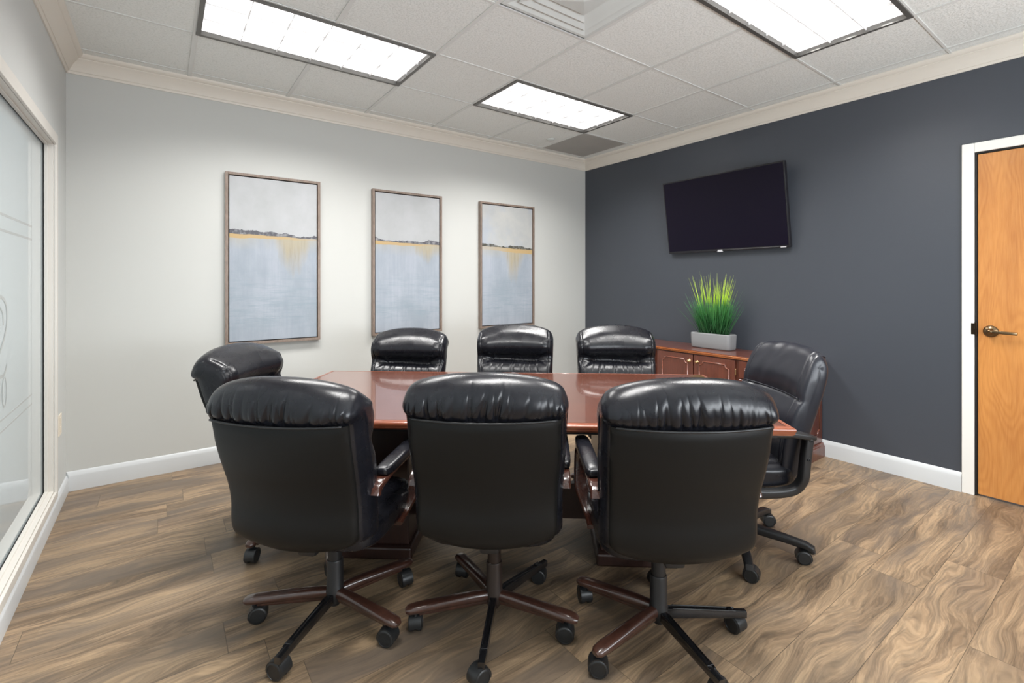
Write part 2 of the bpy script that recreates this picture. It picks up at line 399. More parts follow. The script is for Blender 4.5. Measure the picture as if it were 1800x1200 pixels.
# ceiling tiles
bm = bmesh.new()
xs = [-WID - .2] + TX + [.1]; ys = [YB - .1] + TY + [.1]
VX0, VX1, VY0, VY1 = TX[2], TX[3], TY[5], TY[6]
def hole(cx, cy):
    return any(x0 < cx < x1 and y0 < cy < y1 for x0, x1, y0, y1 in LIGHTS) or (VX0 < cx < VX1 and VY0 < cy < VY1) or (TX[5] < cx < TX[6] and TY[8] < cy < TY[9])
for i in range(len(xs) - 1):
    for j in range(len(ys) - 1):
        if not hole((xs[i] + xs[i + 1]) / 2, (ys[j] + ys[j + 1]) / 2):
            dz = rnd.uniform(-.0015, .0015)
            box(bm, xs[i] + .001, xs[i + 1] - .001, ys[j] + .001, ys[j + 1] - .001, ZC + .004 + dz, ZC + .02)
box(bm, -WID - .3, .2, YB - .2, .2, ZC + .14, ZC + .2)
struct(link('ceiling', bm, M_tile))
bm = bmesh.new()
for x in TX: box(bm, x - .012, x + .012, YB, 0, ZC - .0015, ZC + .003)
for y in TY: box(bm, -WID, 0, y - .007, y + .007, ZC - .0008, ZC + .0034)
# leave the openings free of tees
def cut(bm, x0, x1, y0, y1):
    for ax, v_ in ((0, x0), (0, x1), (1, y0), (1, y1)):
        n = Vector((1, 0, 0)) if ax == 0 else Vector((0, 1, 0)); p = Vector((v_, 0, 0)) if ax == 0 else Vector((0, v_, 0))
        bmesh.ops.bisect_plane(bm, geom=bm.verts[:] + bm.edges[:] + bm.faces[:], plane_co=p, plane_no=n)
    dead = [f for f in bm.faces if x0 < f.calc_center_median().x < x1 and y0 < f.calc_center_median().y < y1]
    bmesh.ops.delete(bm, geom=dead, context='FACES')
for (x0, x1, y0, y1) in LIGHTS: cut(bm, x0 + .012, x1 - .012, y0 + .007, y1 - .007)
struct(link('trim_1', bm, M_grid))

# crown moulding
CP = [(.0, -.112), (.007, -.112), (.010, -.100), (.014, -.096), (.018, -.096), (.022, -.086), (.036, -.060), (.050, -.044), (.062, -.033), (.066, -.030), (.066, -.024), (.072, -.022), (.080, -.014), (.084, -.010), (.088, -.004), (.088, .004), (0, .004)]
def mould(prof, path, name, m, base_z):
    """path: list of (corner xy, inward mitre xy) so prof offsets go along the mitre"""
    bm = bmesh.new(); rings = []
    for (x, y), (dx, dy) in path: rings.append([bm.verts.new((x + dx * a, y + dy * a, base_z + b)) for a, b in prof])
    n = len(prof)
    for a, b in zip(rings, rings[1:]):
        for q in range(n): bm.faces.new((a[q], a[(q + 1) % n], b[(q + 1) % n], b[q]))
    bm.faces.new(rings[0]); bm.faces.new(rings[-1])
    bmesh.ops.recalc_face_normals(bm, faces=bm.faces)
    return struct(smooth_by_angle(link(name, bm, m), 35))
e = 0.0005
mould(CP, [((-WID, -e), (1, -1)), ((0, -e), (-1, -1))], 'trim_2', M_trim, ZC)
mould(CP, [((-e, 0), (-1, -1)), ((-e, YB), (-1, 1))], 'trim_3', M_trim, ZC)
mould(CP, [((-WID + e, 0), (1, -1)), ((-WID + e, YB), (1, 1))], 'trim_4', M_trim, ZC)
BP = [(0, 0), (.014, 0), (.014, .092), (.012, .102), (.009, .108), (.006, .118), (.003, .122), (0, .124)]
mould(BP, [((-WID, -e), (1, -1)), ((0, -e), (-1, -1))], 'baseboard_back', M_base, 0)
mould(BP, [((-e, 0), (-1, -1)), ((-e, -3.397), (-1, 0))], 'baseboard_right', M_base, 0)
mould(BP, [((-e, -4.46), (-1, 0)), ((-e, YB), (-1, 0))], 'baseboard_right', M_base, 0)
BPL = [(a, b * .82) for a, b in BP]
mould(BPL, [((-WID + e, 0), (1, -1)), ((-WID + e, YB), (1, 0))], 'baseboard_left', M_base, 0)

# window in the left wall
win = struct(empty('window_1', (-WID, W1, 0)))
def at_win(bm): 
    bmesh.ops.translate(bm, verts=bm.verts, vec=(WID, -W1, 0)); return bm
bm = bmesh.new()
X = -WID
box(bm, X - .001, X + .012, W1 - .012, W1 + .028, WZ0 - .035, WZ1 + .05, .003)         # casing far side
box(bm, X - .001, X + .012, W0, W1 - .012, WZ1 - .012, WZ1 + .05, .003)
box(bm, X - .001, X + .012, W0, W1 - .012, WZ0 - .035, WZ0 + .008, .003)
link('casing', at_win(bm), M_frame, win)
bm = bmesh.new()
for (y0, y1, z0, z1) in ((W1 - .012, W1, WZ0, WZ1), (W0, W1 - .012, WZ1 - .012, WZ1), (W0, W1 - .012, WZ0, WZ0 + .012)): box(bm, X - T, X - .0015, y0, y1, z0, z1)
# stop bead
for (y0, y1, z0, z1) in ((W1 - .020, W1 - .012, WZ0 + .012, WZ1 - .012), (W0, W1 - .020, WZ1 - .020, WZ1 - .012), (W0, W1 - .020, WZ0 + .012, WZ0 + .020)): box(bm, X - .040, X - .024, y0, y1, z0, z1, .002)
link('jamb', at_win(bm), M_frame, win)
GX = X - .046
bm = bx(GX - .008, GX, W0, W1 - .0155, WZ0 + .0155, WZ1 - .0155); link('glass_pane', at_win(bm), M_glass, win)
bm = bmesh.new()
for (y0, y1, z0, z1) in ((W1 - .0155, W1 - .012, WZ0 + .012, WZ1 - .012), (W0, W1 - .0155, WZ1 - .0155, WZ1 - .012), (W0, W1 - .0155, WZ0 + .012, WZ0 + .0155)): box(bm, GX - .008, GX + .004, y0, y1, z0, z1)
link('gasket', at_win(bm), M_gap, win)
bm = bmesh.new()
for z0, hh in ((1.612, .011), (1.545, .011), (.752, .008), (.704, .008)): box(bm, GX, GX + .0006, -3.4, -.70, z0, z0 + hh)
link('etched_stripe', at_win(bm), M_etch, win)
def on_glass(u, v):
    a = R_(YAW); Fv = Vector((math.sin(a), math.cos(a), 0)); Rv = Vector((math.cos(a), -math.sin(a), 0))
    d = Fv + Rv * (u - PX) / F_PX + Vector((0, 0, (HY - v) / F_PX)); t = (GX - CAM.x) / d.x
    return CAM + d * t
def stroke(bm, pts, w_=.010):
    P3 = crom([Vector((0, q.y, q.z)) for q in pts], 24)
    prev = None
    for i, p in enumerate(P3):
        t = (P3[min(i + 1, 23)] - P3[max(i - 1, 0)]).normalized(); n = Vector((0, -t.z, t.y)) * w_ / 2
        cur = [bm.verts.new((GX + .0007, p.y + s * n.y, p.z + s * n.z)) for s in (-1, 1)]
        if prev: bm.faces.new((prev[0], prev[1], cur[1], cur[0]))
        prev = cur
bm = bmesh.new()
def yz(y, z): return Vector((0, y, z))
stroke(bm, [yz(-1.46, 1.10), yz(-1.40, 1.22), yz(-1.30, 1.27), yz(-1.21, 1.24), yz(-1.19, 1.17), yz(-1.23, 1.10), yz(-1.32, 1.03), yz(-1.36, .97)], .016)
stroke(bm, [yz(-1.30, 1.225), yz(-1.26, 1.20), yz(-1.25, 1.15)], .010)
stroke(bm, [yz(-1.36, .97), yz(-1.30, .94), yz(-1.23, .945), yz(-1.19, .98)], .014)
for c_, rr in ((-1.235, .035), (-1.34, .035), (-1.44, .035)):
    stroke(bm, [yz(c_ + rr * math.cos(a), .866 + .062 * math.sin(a)) for a in [i * math.pi / 6 for i in range(13)]], .008)
link('etched_lettering', at_win(bm), M_etch, win)

# made-up window behind the camera, dressing the added fill lamp
added_win = struct(empty('added_window', (-2.3, YB, 1.55)))
bm = bmesh.new()
for (x0, x1, z0, z1) in ((-1.68, -1.61, -.83, .83), (1.61, 1.68, -.83, .83), (-1.61, 1.61, .76, .83), (-1.61, 1.61, -.83, -.76), (-.02, .02, -.76, .76)): box(bm, x0, x1, .0005, .026, z0, z1, .003)
link('added_window_frame', bm, M_frame, added_win)
link('glass_pane', bx(-1.61, 1.61, .001, .008, -.76, .76), mat('added glowing pane', (.7, .75, .8), .1, emit=(.86, .94, 1.0), es=1.0), added_win)  # glowing pane of the made-up window

# door in the right wall
door = struct(empty('door_1', (0, (D0 + D1) / 2, 0)))
def at_d(bm): bmesh.ops.translate(bm, verts=bm.verts, vec=(0, -(D0 + D1) / 2, 0)); return bm
bm = bmesh.new()
box(bm, -.013, .001, D1 - .002, D1 + .057, 0, DZ + .057, .003); box(bm, -.013, .001, D0 - .057, D0 + .002, 0, DZ + .057, .003)
box(bm, -.013, .001, D0 + .002, D1 - .002, DZ - .002, DZ + .057, .003)
link('door_casing', at_d(bm), M_doorframe, door)
bm = bmesh.new()
box(bm, 0.002, T, D1 - .012, D1 + .0005, 0, DZ); box(bm, .002, T, D0 - .0005, D0 + .012, 0, DZ); box(bm, .002, T, D0 + .012, D1 - .012, DZ - .012, DZ)
link('door_jamb', at_d(bm), M_gap, door)
DY = D1 - .016
bm = bx(.004, .048, D0 + .016, DY, .012, DZ - .016, bev=.0015, seg=1); link('door_leaf', at_d(bm), M_door, door)
hy, hz = -3.530, 1.030
hd = empty('door_handle', (.004, hy - (D0 + D1) / 2, hz)); hd.parent = door
bm = bmesh.new(); lathe(bm, [(.0, 0), (.034, 0), (.036, -.003), (.034, -.008), (.028, -.011), (.024, -.014), (.017, -.016), (.014, -.022), (.012, -.040)], axis='X', seg=40)
hr = link('door_handle_rose', bm, M_brass, door, True); hr.location = (.0035, hd.location.y, hz); bpy.data.objects.remove(hd)
hr.name = 'door_handle'
bm = bmesh.new()
pts = crom([(-.040, .004, 0), (-.046, -.004, 0), (-.047, -.02, 0), (-.046, -.06, -.002), (-.041, -.095, -.004), (-.034, -.118, -.005)], 24)
sweep(bm, pts, rsec(.018, .009, .35), side=Vector((0, 0, 1)), scales=[(1, 1)] * 24)
lathe(bm, [(0, -.030), (.012, -.030), (.013, -.050), (.010, -.054), (0, -.0545)], axis='X', seg=24)
lv = link('lever', bm, M_brass, hr, True)
bm = bmesh.new(); box(bm, -.0145, -.0085, D1 - .004, D1 + .013, 1.006, 1.076, .001, 1); box(bm, -.010, .004, D1 - .012, D1 - .003, 1.000, 1.082, .001, 1)
link('strike_plate', at_d(bm), M_darkbr, door)

# ================================================================ CEILING FIXTURES
def make_light(x0, x1, y0, y1, label):
    cx, cy = (x0 + x1) / 2, (y0 + y1) / 2; L, D = (x1 - x0) / 2, (y1 - y0) / 2
    t = tag(empty('ceiling_light', (cx, cy, ZC)), label, 'ceiling light', 'recessed ceiling light panels')
    bm = bmesh.new()
    for s in (-1, 1):
        box(bm, -L + .002, L - .002, min(s * (D - .003), s * (D - .026)), max(s * (D - .003), s * (D - .026)), -.010, .06)
        box(bm, min(s * (L - .003), s * (L - .026)), max(s * (L - .003), s * (L - .026)), -D + .026, D - .026, -.010, .06)
    link('frame', bm, M_lightframe, t)
    link('lens', bx(-L + .028, L - .028, -D + .028, D - .028, .016, .022), M_lens, t)
    bm = bmesh.new()
    for i in range(1, 6):
        x = -L + .028 + (2 * L - .056) * i / 6; box(bm, x - .0022, x + .0022, -D + .028, D - .028, .001, .013)
    for i in range(1, 3):
        y = -D + .028 + (2 * D - .056) * i / 3; box(bm, -L + .028, L - .028, y - .0022, y + .0022, .001, .013)
    link('louvre', bm, M_louv, t)
    link('housing', bx(-L + .01, L - .01, -D + .01, D - .01, .065, .10), M_vent, t)
    return t
labs = ['long recessed ceiling light in front of the leftmost painting', 'smallest-looking ceiling light, beside the dark grey ceiling panel',
        'brightest ceiling light, set near the slate wall above the door end', 'recessed ceiling light added for brightness above the near left chairs, beyond the top of the photo']
for i, L_ in enumerate(LIGHTS): make_light(*L_, labs[i])

# four-way air diffuser
vcx, vcy = (VX0 + VX1) / 2, (VY0 + VY1) / 2
t = tag(empty('ceiling_vent', (vcx, vcy, ZC)), 'white square air diffuser with stepped louvres in the ceiling', 'ceiling vent')
def sq_ring(bm, h0, z0, h1, z1):
    a = [bm.verts.new((sx * h0, sy * h0, z0)) for sx, sy in ((-1, -1), (1, -1), (1, 1), (-1, 1))]
    b = [bm.verts.new((sx * h1, sy * h1, z1)) for sx, sy in ((-1, -1), (1, -1), (1, 1), (-1, 1))]
    for i in range(4): bm.faces.new((a[i], a[(i + 1) % 4], b[(i + 1) % 4], b[i]))
HS = (VX1 - VX0) / 2 - .014
bm = bmesh.new(); sq_ring(bm, HS, -.002, HS - .022, -.004); sq_ring(bm, HS, -.002, HS, .004); sq_ring(bm, HS - .022, -.004, .222, .016)
link('frame', bm, M_vent, t)
for a, b in ((.236, .166), (.178, .108)):
    bm = bmesh.new(); sq_ring(bm, a, -.003, a - .004, -.006); sq_ring(bm, a - .004, -.006, b, .012); sq_ring(bm, a, -.003, b + .004, .018)
    link('louvre', bm, M_vent, t)
bm = bmesh.new(); sq_ring(bm, .120, -.003, .116, -.008)
c0 = [bm.verts.new((sx * .116, sy * .116, -.008)) for sx, sy in ((-1, -1), (1, -1), (1, 1), (-1, 1))]; top = bm.verts.new((0, 0, -.030))
for i in range(4): bm.faces.new((c0[i], c0[(i + 1) % 4], top))
sq_ring(bm, .120, -.003, .11, .02)
link('centre_cone', bm, M_vent, t)
link('duct_backing', bx(-HS + .03, HS - .03, -HS + .03, HS - .03, .045, .06), mat('duct shade', (.35, .35, .34), .8), t)
# grey return panel
gx0, gx1, gy0, gy1 = TX[5], TX[6], TY[8], TY[9]
bm = bx(-(gx1 - gx0) / 2 + .013, (gx1 - gx0) / 2 - .013, -(gy1 - gy0) / 2 + .008, (gy1 - gy0) / 2 - .008, -.004, .012, bev=.002, seg=1)
o = link('ceiling_panel', bm, M_tilegrey); o.location = ((gx0 + gx1) / 2, (gy0 + gy1) / 2, ZC)
tag(o, 'flat grey square panel in the ceiling near the far corner', 'ceiling panel')
bm = bmesh.new(); lathe(bm, [(.0, .003), (.042, .003), (.043, -.003), (.040, -.007), (0, -.008)], seg=32)
o = link('sprinkler_cover', bm, M_vent, None, True); o.location = (-.925, -.45, ZC)
tag(o, 'small round cover disc on the ceiling tile beside the grey panel', 'ceiling cover')

# electrical outlet on left wall
t = tag(empty('wall_outlet', (-WID, -.25, .485)), 'ivory wall outlet plate beside the frosted window frame', 'outlet')
link('cover_plate', bx(.0005, .006, -.045, .045, -.062, .062, bev=.002), M_white_pl, t)
for s in (-1, 1): link('socket', bx(.006, .008, -.017, .017, s * .027 - .016, s * .027 + .016, bev=.001, seg=1), M_white_pl, t)

# ================================================================ ART
for i, (x0, x1, lab) in enumerate(((-3.712, -3.045, 'tall abstract landscape painting, leftmost, with broad gold band and dark shoreline'),
                                   (-2.610, -1.937, 'middle of the three tall abstract landscape paintings, thin gold line'),
                                   (-1.507, -.812, 'rightmost tall abstract landscape painting with olive drips and cloudy sky'))):
    cx, hw = (x0 + x1) / 2, (x1 - x0) / 2; z0, z1 = .862, 2.150; hh = (z1 - z0) / 2
    t = tag(empty('framed_painting', (cx, 0, (z0 + z1) / 2)), lab, 'painting', 'abstract paintings on the pale wall')
    bm = bmesh.new(); f = .019
    for (a0, a1, b0, b1) in ((-hw, -hw + f, -hh, hh), (hw - f, hw, -hh, hh), (-hw + f, hw - f, hh - f, hh), (-hw + f, hw - f, -hh, -hh + f)): box(bm, a0, a1, -.045, -.001, b0, b1, .001, 1)
    link('frame', bm, M_fram, t)
    link('backing', bx(-hw + f, hw - f, -.010, -.0015, -hh + f, hh - f), M_gap, t)
    g = f + .007
    link('canvas', bx(-hw + g, hw - g, -.036, -.012, -hh + g, hh - g, bev=.002, seg=1), M_art[i], t)

# ================================================================ TELEVISION
tw, thh = 1.150 / 2, .690 / 2
t = empty('television', (-.078, -1.800, 1.955)); t.rotation_euler = (0, R_(-8.5), 0)
tag(t, 'black flat television tilted down on the slate wall', 'television')
# local: -X faces room, Y along wall, Z up
link('housing', bx(-.020, .018, -tw, tw, -thh, thh, bev=.005), M_bezel, t)
link('screen', bx(-.0212, -.0195, -tw + .012, tw - .012, -thh + .020, thh - .012), M_screen, t)
link('lower_bezel', bx(-.0235, -.015, -tw + .02, tw - .02, -thh - .001, -thh + .013, bev=.003), M_bezel, t)
link('maker_mark', bx(-.0242, -.0236, .004, .050, -thh + .001, -thh + .013), M_logo, t)
bm = bmesh.new(); squad(bm, (-.020, .03, -thh - .004), (.004, .030, .004), 3, 6); link('sensor_bar', bm, M_logo, t, True)
link('energy_mark', bx(-.0242, -.0236, -tw + .028, -tw + .072, -thh + .003, -thh + .009), M_logo, t)
link('rear_cover', bx(.016, .036, -.36, .36, -.20, .16, bev=.006), M_bezel, t)
br_ = bx(.034, .058, -.20, .20, -.02, .14); link('wall_bracket', br_, M_black, t)

# ================================================================ CREDENZA
CY0, CY1, CXF, CZ = -2.615, -.87, -.405, .745
t = tag(empty('credenza', (-.2, (CY0 + CY1) / 2, 0)), 'long mahogany sideboard with panelled doors against the slate wall', 'sideboard')
def at_c(bm): bmesh.ops.translate(bm, verts=bm.verts, vec=(.2, -(CY0 + CY1) / 2, 0)); return bm
link('body', at_c(bx(CXF + .012, -.018, CY0 + .02, CY1 - .02, .10, CZ - .030)), M_cred, t)
link('back_edge', at_c(bx(-.018, -.0165, CY0 + .02, CY1 - .02, .10, CZ - .030)), M_cred, t)
bm = bmesh.new()
box(bm, CXF - .014, -.012, CY0 - .004, CY1 + .004, CZ - .006, CZ, .002)
link('top', at_c(bm), M_cred_top, t)
bm = bmesh.new(); EP = [(0, -.031), (.004, -.031), (.010, -.027), (.012, -.022), (.010, -.019), (.015, -.017), (.018, -.012), (.015, -.0085), (.019, -.007), (.018, -.0062), (0, -.0062)]
rg_ = []
for (x, y), (dx, dy) in (((-.012, CY0 + .014), (0, -1)), ((CXF + .0, CY0 + .014), (-1, -1)), ((CXF + .0, CY1 - .014), (-1, 1)), ((-.012, CY1 - .014), (0, 1))):
    rg_.append([bm.verts.new((x + dx * a * 1.0, y + dy * a, CZ + b)) for a, b in EP])
for a, b in zip(rg_, rg_[1:]):
    for q in range(len(EP)): bm.faces.new((a[q], a[(q + 1) % len(EP)], b[(q + 1) % len(EP)], b[q]))
bm.faces.new(rg_[0]); bm.faces.new(rg_[-1]); bmesh.ops.recalc_face_normals(bm, faces=bm.faces)
smooth_by_angle(link('edge_moulding', at_c(bm), M_cred_edge, t), 50)
PP = [(0, 0), (.016, 0), (.016, .078), (.013, .086), (.008, .090), (.008, .098), (.004, .104), (0, .108)]
bm = bmesh.new(); rg_ = []
for (x, y), (dx, dy) in (((-.018, CY0 + .016), (0, -1)), ((CXF + .012, CY0 + .016), (-1, -1)), ((CXF + .012, CY1 - .016), (-1, 1)), ((-.018, CY1 - .016), (0, 1))):
    rg_.append([bm.verts.new((x + dx * a, y + dy * a, b)) for a, b in PP])
for a, b in zip(rg_, rg_[1:]):
    for q in range(len(PP)): bm.faces.new((a[q], a[(q + 1) % len(PP)], b[(q + 1) % len(PP)], b[q]))
bm.faces.new(rg_[0]); bm.faces.new(rg_[-1]); bmesh.ops.recalc_face_normals(bm, faces=bm.faces)
link('plinth', at_c(bm), M_cred, t)
def ogee_path(hw, hh, r=.035):
    """rectangle with scooped corners"""
    pts = []
    for (sx, sy) in ((1, 1), (-1, 1), (-1, -1), (1, -1)):
        arc = []
        for k in range(7):
            a = R_(90 * k / 6); arc.append((sx * (hw - r * math.cos(a)), sy * (hh - r * math.sin(a))))
        a2 = [(sx * (hw), sy * (hh - r)), *[(sx * (hw - r + r * (1 - math.cos(R_(90 * k / 6)))) if False else sx * (hw - r * math.sin(R_(90 * k / 6))), sy * (hh - r * math.cos(R_(90 * k / 6)))) for k in range(7)], (sx * (hw - r), sy * hh)]
        if (sx * sy) < 0: a2.reverse()
        pts += a2
    return pts
def bead(parent, plane, c, hw, hh, name='moulding', r=.035, m=None):
    pts = ogee_path(hw, hh, r); bm = bmesh.new(); rings = []; n = len(pts)
    for i in range(n):
        p = Vector(pts[i]); a = Vector(pts[(i - 1) % n]); b = Vector(pts[(i + 1) % n]); tt = (b - a)
        if tt.length < 1e-6: tt = Vector((1, 0))
        tt.normalize(); nn = Vector((-tt.y, tt.x)); ring = []
        for s, dd in ((-.0055, 0), (-.003, .005), (0, .0065), (.003, .005), (.0055, 0)):
            q = p + nn * s
            ring.append(bm.verts.new((c[0] - dd, c[1] + q.x, c[2] + q.y) if plane == 'X' else (c[0] + q.x, c[1] - dd, c[2] + q.y)))
        rings.append(ring)
    for i in range(n):
        a, b = rings[i], rings[(i + 1) % n]
        for q in range(4): bm.faces.new((a[q], a[q + 1], b[q + 1], b[q]))
    bmesh.ops.remove_doubles(bm, verts=bm.verts, dist=.0002); bmesh.ops.recalc_face_normals(bm, faces=bm.faces)
    o = link(name, bm, m or M_arm2, parent, True); return o
M_arm2 = wood('moulding cherry', (.13, .037, .021), (.20, .060, .034), (8, 8, 8), .25, .8, .06)
cyc = (CY0 + CY1) / 2
def front(name, y0, y1, z0, z1, knob=None, pull=False, mould_=True, hinge=None):
    o = link(name, bx(CXF - .004 + .2, CXF + .0118 + .2, y0 - cyc + .003, y1 - cyc - .003, z0, z1, bev=.002, seg=1), M_cred, t)
    if mould_: bead(o, 'X', (CXF - .0038 + .2, (y0 + y1) / 2 - cyc, (z0 + z1) / 2), (y1 - y0) / 2 - .055, (z1 - z0) / 2 - .045)
    if knob is not None:
        bm = bmesh.new(); lathe(bm, [(.0, 0), (.014, 0), (.015, -.002), (.010, -.004), (.005, -.006), (.005, -.012), (.010, -.015), (.012, -.020), (.009, -.025), (0, -.026)], axis='X', seg=20)
        kb = link('knob', bm, M_brass2, o, True); kb.location = (CXF - .0042 + .2, knob - cyc, z1 - .055)
    if pull:
        bm = bmesh.new(); sweep(bm, crom([(0, -.045, 0), (-.02, -.043, -.004), (-.024, 0, -.012), (-.02, .043, -.004), (0, .045, 0)], 16), circ(.004, 8), side=Vector((0, 0, 1)))
        kb = link('pull', bm, M_brass2, o, True); kb.location = (CXF - .004 + .2, (y0 + y1) / 2 - cyc, (z0 + z1) / 2)
    if hinge is not None:
        bm = bmesh.new(); lathe(bm, [(0, -.026), (.004, -.026), (.0045, -.022), (.0045, .022), (.004, .026), (0, .026)], axis='Z', seg=12)
        hb = link('hinge', bm, M_brass2, o, True); hb.location = (CXF - .006 + .2, hinge - cyc, z1 - .09)
FZ0, FZ1 = .125, CZ - .040
front('door', -1.735, -1.362, FZ0, FZ1, knob=-1.700); front('door', -2.117, -1.740, FZ0, FZ1, knob=-1.778, hinge=-2.121)
for (a, b) in ((-2.585, -2.140), (-1.340, -.90)):
    for z0, z1 in ((FZ1 - .135, FZ1), (FZ1 - .345, FZ1 - .145), (FZ0, FZ1 - .355)): front('drawer', a, b, z0, z1, pull=True, mould_=True)
bead(t, 'Y', (-.2 + .2 - .012, CY0 + .0195 - cyc, (FZ0 + FZ1) / 2), .145, (FZ1 - FZ0) / 2 - .05, 'side_moulding')

# ================================================================ PLANT
px_, py_, pz_ = -.245 + .16, -1.775, CZ
px_ = -.088 - .0
t = tag(empty('potted_grass', (-.165, py_, pz_ + .0005)), 'bright green grass plant in a grey rectangular pot on the sideboard', 'potted plant')
hx, hyy, ph = .068, .188, .135
def tub(P):
    f = 1 - .06 * (1 - (P.z + ph / 2) / ph); return Vector((P.x * f, P.y * f, P.z))
bm = bmesh.new()
def rring(bm, a, b, z, r=.03, n=6):
    out = []
    for cx, cy, a0 in ((a - r, b - r, 0), (-a + r, b - r, 90), (-a + r, -b + r, 180), (a - r, -b + r, 270)):
        for k_ in range(n + 1):
            an = R_(a0 + 90 * k_ / n); out.append(bm.verts.new((cx + r * math.cos(an), cy + r * math.sin(an), z)))
    return out
prof = [(-.016, 0), (-.006, .003), (-.002, .012), (.0, .06), (.002, ph - .010), (.0005, ph - .003), (-.005, ph), (-.014, ph), (-.018, ph - .004), (-.019, ph - .03)]
prev = None; first = None
for d_, z_ in prof:
    cur = rring(bm, hx + d_, hyy + d_, z_, .028)
    if prev:
        for i in range(len(cur)): bm.faces.new((prev[i], prev[(i + 1) % len(cur)], cur[(i + 1) % len(cur)], cur[i]))
    else: first = cur
    prev = cur
bm.faces.new(list(reversed(first)))
link('pot', bm, M_pot, t, True)
bm = bmesh.new(); r_ = rring(bm, hx - .0185, hyy - .0185, ph - .022, .012); bm.faces.new(r_); link('soil', bm, M_soil, t)
def blade(bm, base, ang, lean, ln, w_, curl):
    d = Vector((math.cos(ang), math.sin(ang), 0)); sd = Vector((-math.sin(ang), math.cos(ang), 0)); tw = rnd.uniform(-1.2, 1.2)
    sd = (sd * math.cos(tw) + d * math.sin(tw)); prev = None; p = Vector(base); n = 7
    for i in range(n + 1):
        f = i / n; ww = w_ * (1 - f ** 1.6) + .0003
        th = lean + curl * f; 
        cur = [bm.verts.new(p + sd * ww * s) for s in (-1, 0, 1)]
        cur[1].co += d * ww * .35
        if prev:
            bm.faces.new((prev[0], prev[1], cur[1], cur[0])); bm.faces.new((prev[1], prev[2], cur[2], cur[1]))
        prev = cur; p = p + (d * math.sin(th) + Vector((0, 0, 1)) * math.cos(th)) * (ln / n)
bm = bmesh.new()
for i in range(170):
    bx_, by_ = rnd.gauss(0, .016), rnd.uniform(-.085, .080)
    cyy = by_ / .09; ang = math.atan2(by_ * 1.0 + rnd.gauss(0, .035), rnd.gauss(0, .05))
    ln = rnd.uniform(.30, .60) - abs(by_) * .5
    blade(bm, (bx_, by_, ph - .03), ang, rnd.uniform(.0, .15) + abs(cyy) * .13, ln, rnd.uniform(.0024, .0042), rnd.uniform(0, .18))
link('tall_blades', bm, M_grass, t)['label'] = 'tall lime green blades'
bm = bmesh.new()
for i in range(420):
    bx_, by_ = rnd.gauss(0, .018), rnd.uniform(-.12, .12)
    ang = math.atan2(by_ + rnd.gauss(0, .05), rnd.gauss(0, .05))
    ln = rnd.uniform(.20, .38)
    blade(bm, (max(-.04, min(.04, bx_)), by_, ph - .03), ang, rnd.uniform(.02, .45), ln, rnd.uniform(.0024, .0040), rnd.uniform(0, .30))
for (by_, le, ln) in ((.12, 1.0, .34), (.115, .75, .30), (.11, .5, .42), (.10, .33, .55), (-.11, .42, .45), (-.12, .62, .33)):
    blade(bm, (0, by_, ph - .03), math.copysign(math.pi / 2, by_), le * .75, ln, .0025, .15)
link('short_blades', bm, M_grass2, t)['label'] = 'short dark green blades'

# ================================================================ TABLE
TC = cw(-.068, 2.507); TROT = R_(-YAW - 3.1); TL, TWd, TZ = 2.370 / 2, 1.112 / 2, .760
t = tag(empty('conference_table', (TC.x, TC.y, 0), TROT), 'long rectangular polished mahogany conference table in the middle of the room', 'table')
bm = bmesh.new(); box(bm, -TL + .028, TL - .028, -TWd + .028, TWd - .028, TZ - .030, TZ); bmesh.ops.recalc_face_normals(bm, faces=bm.faces)
link('tabletop', bm, M_mahog, t)
EP = [(-.030, .0), (-.026, .0), (-.0245, -.0025), (-.022, -.0025), (-.0205, .0), (-.014, -.001), (-.0125, -.0035), (-.010, -.0035), (-.0085, -.0015), (-.004, -.003), (.0, -.008), (.0, -.014), (-.003, -.020), (-.003, -.026), (-.010, -.034), (-.030, -.034)]
bm = bmesh.new(); rg_ = []
for sx, sy in ((-1, -1), (1, -1), (1, 1), (-1, 1)): rg_.append([bm.verts.new((sx * (TL + a), sy * (TWd + a), TZ + b)) for a, b in EP])
for i in range(4):
    a, b = rg_[i], rg_[(i + 1) % 4]
    for q in range(len(EP)): bm.faces.new((a[q], a[(q + 1) % len(EP)], b[(q + 1) % len(EP)], b[q]))
bmesh.ops.recalc_face_normals(bm, faces=bm.faces)
smooth_by_angle(link('edge_moulding', bm, M_mahog_edge, t), 40)
link('apron', bx(-TL + .05, TL - .05, -TWd + .05, TWd - .05, TZ - .055, TZ - .0345), M_under, t)
for s in (-1, 1):
    bm = bmesh.new(); box(bm, s * .63 - .17, s * .63 + .17, -.20, .25, .06, TZ - .0555, .006); link('pedestal', bm, M_ped, t)
    bm = bmesh.new(); box(bm, s * .63 - .19, s * .63 + .19, -.23, .28, .0, .06, .010); link('foot', bm, M_ped, t)
link('stretcher', bx(-.4595, .4595, -.02, .02, .12, .30, bev=.003), M_ped, t)

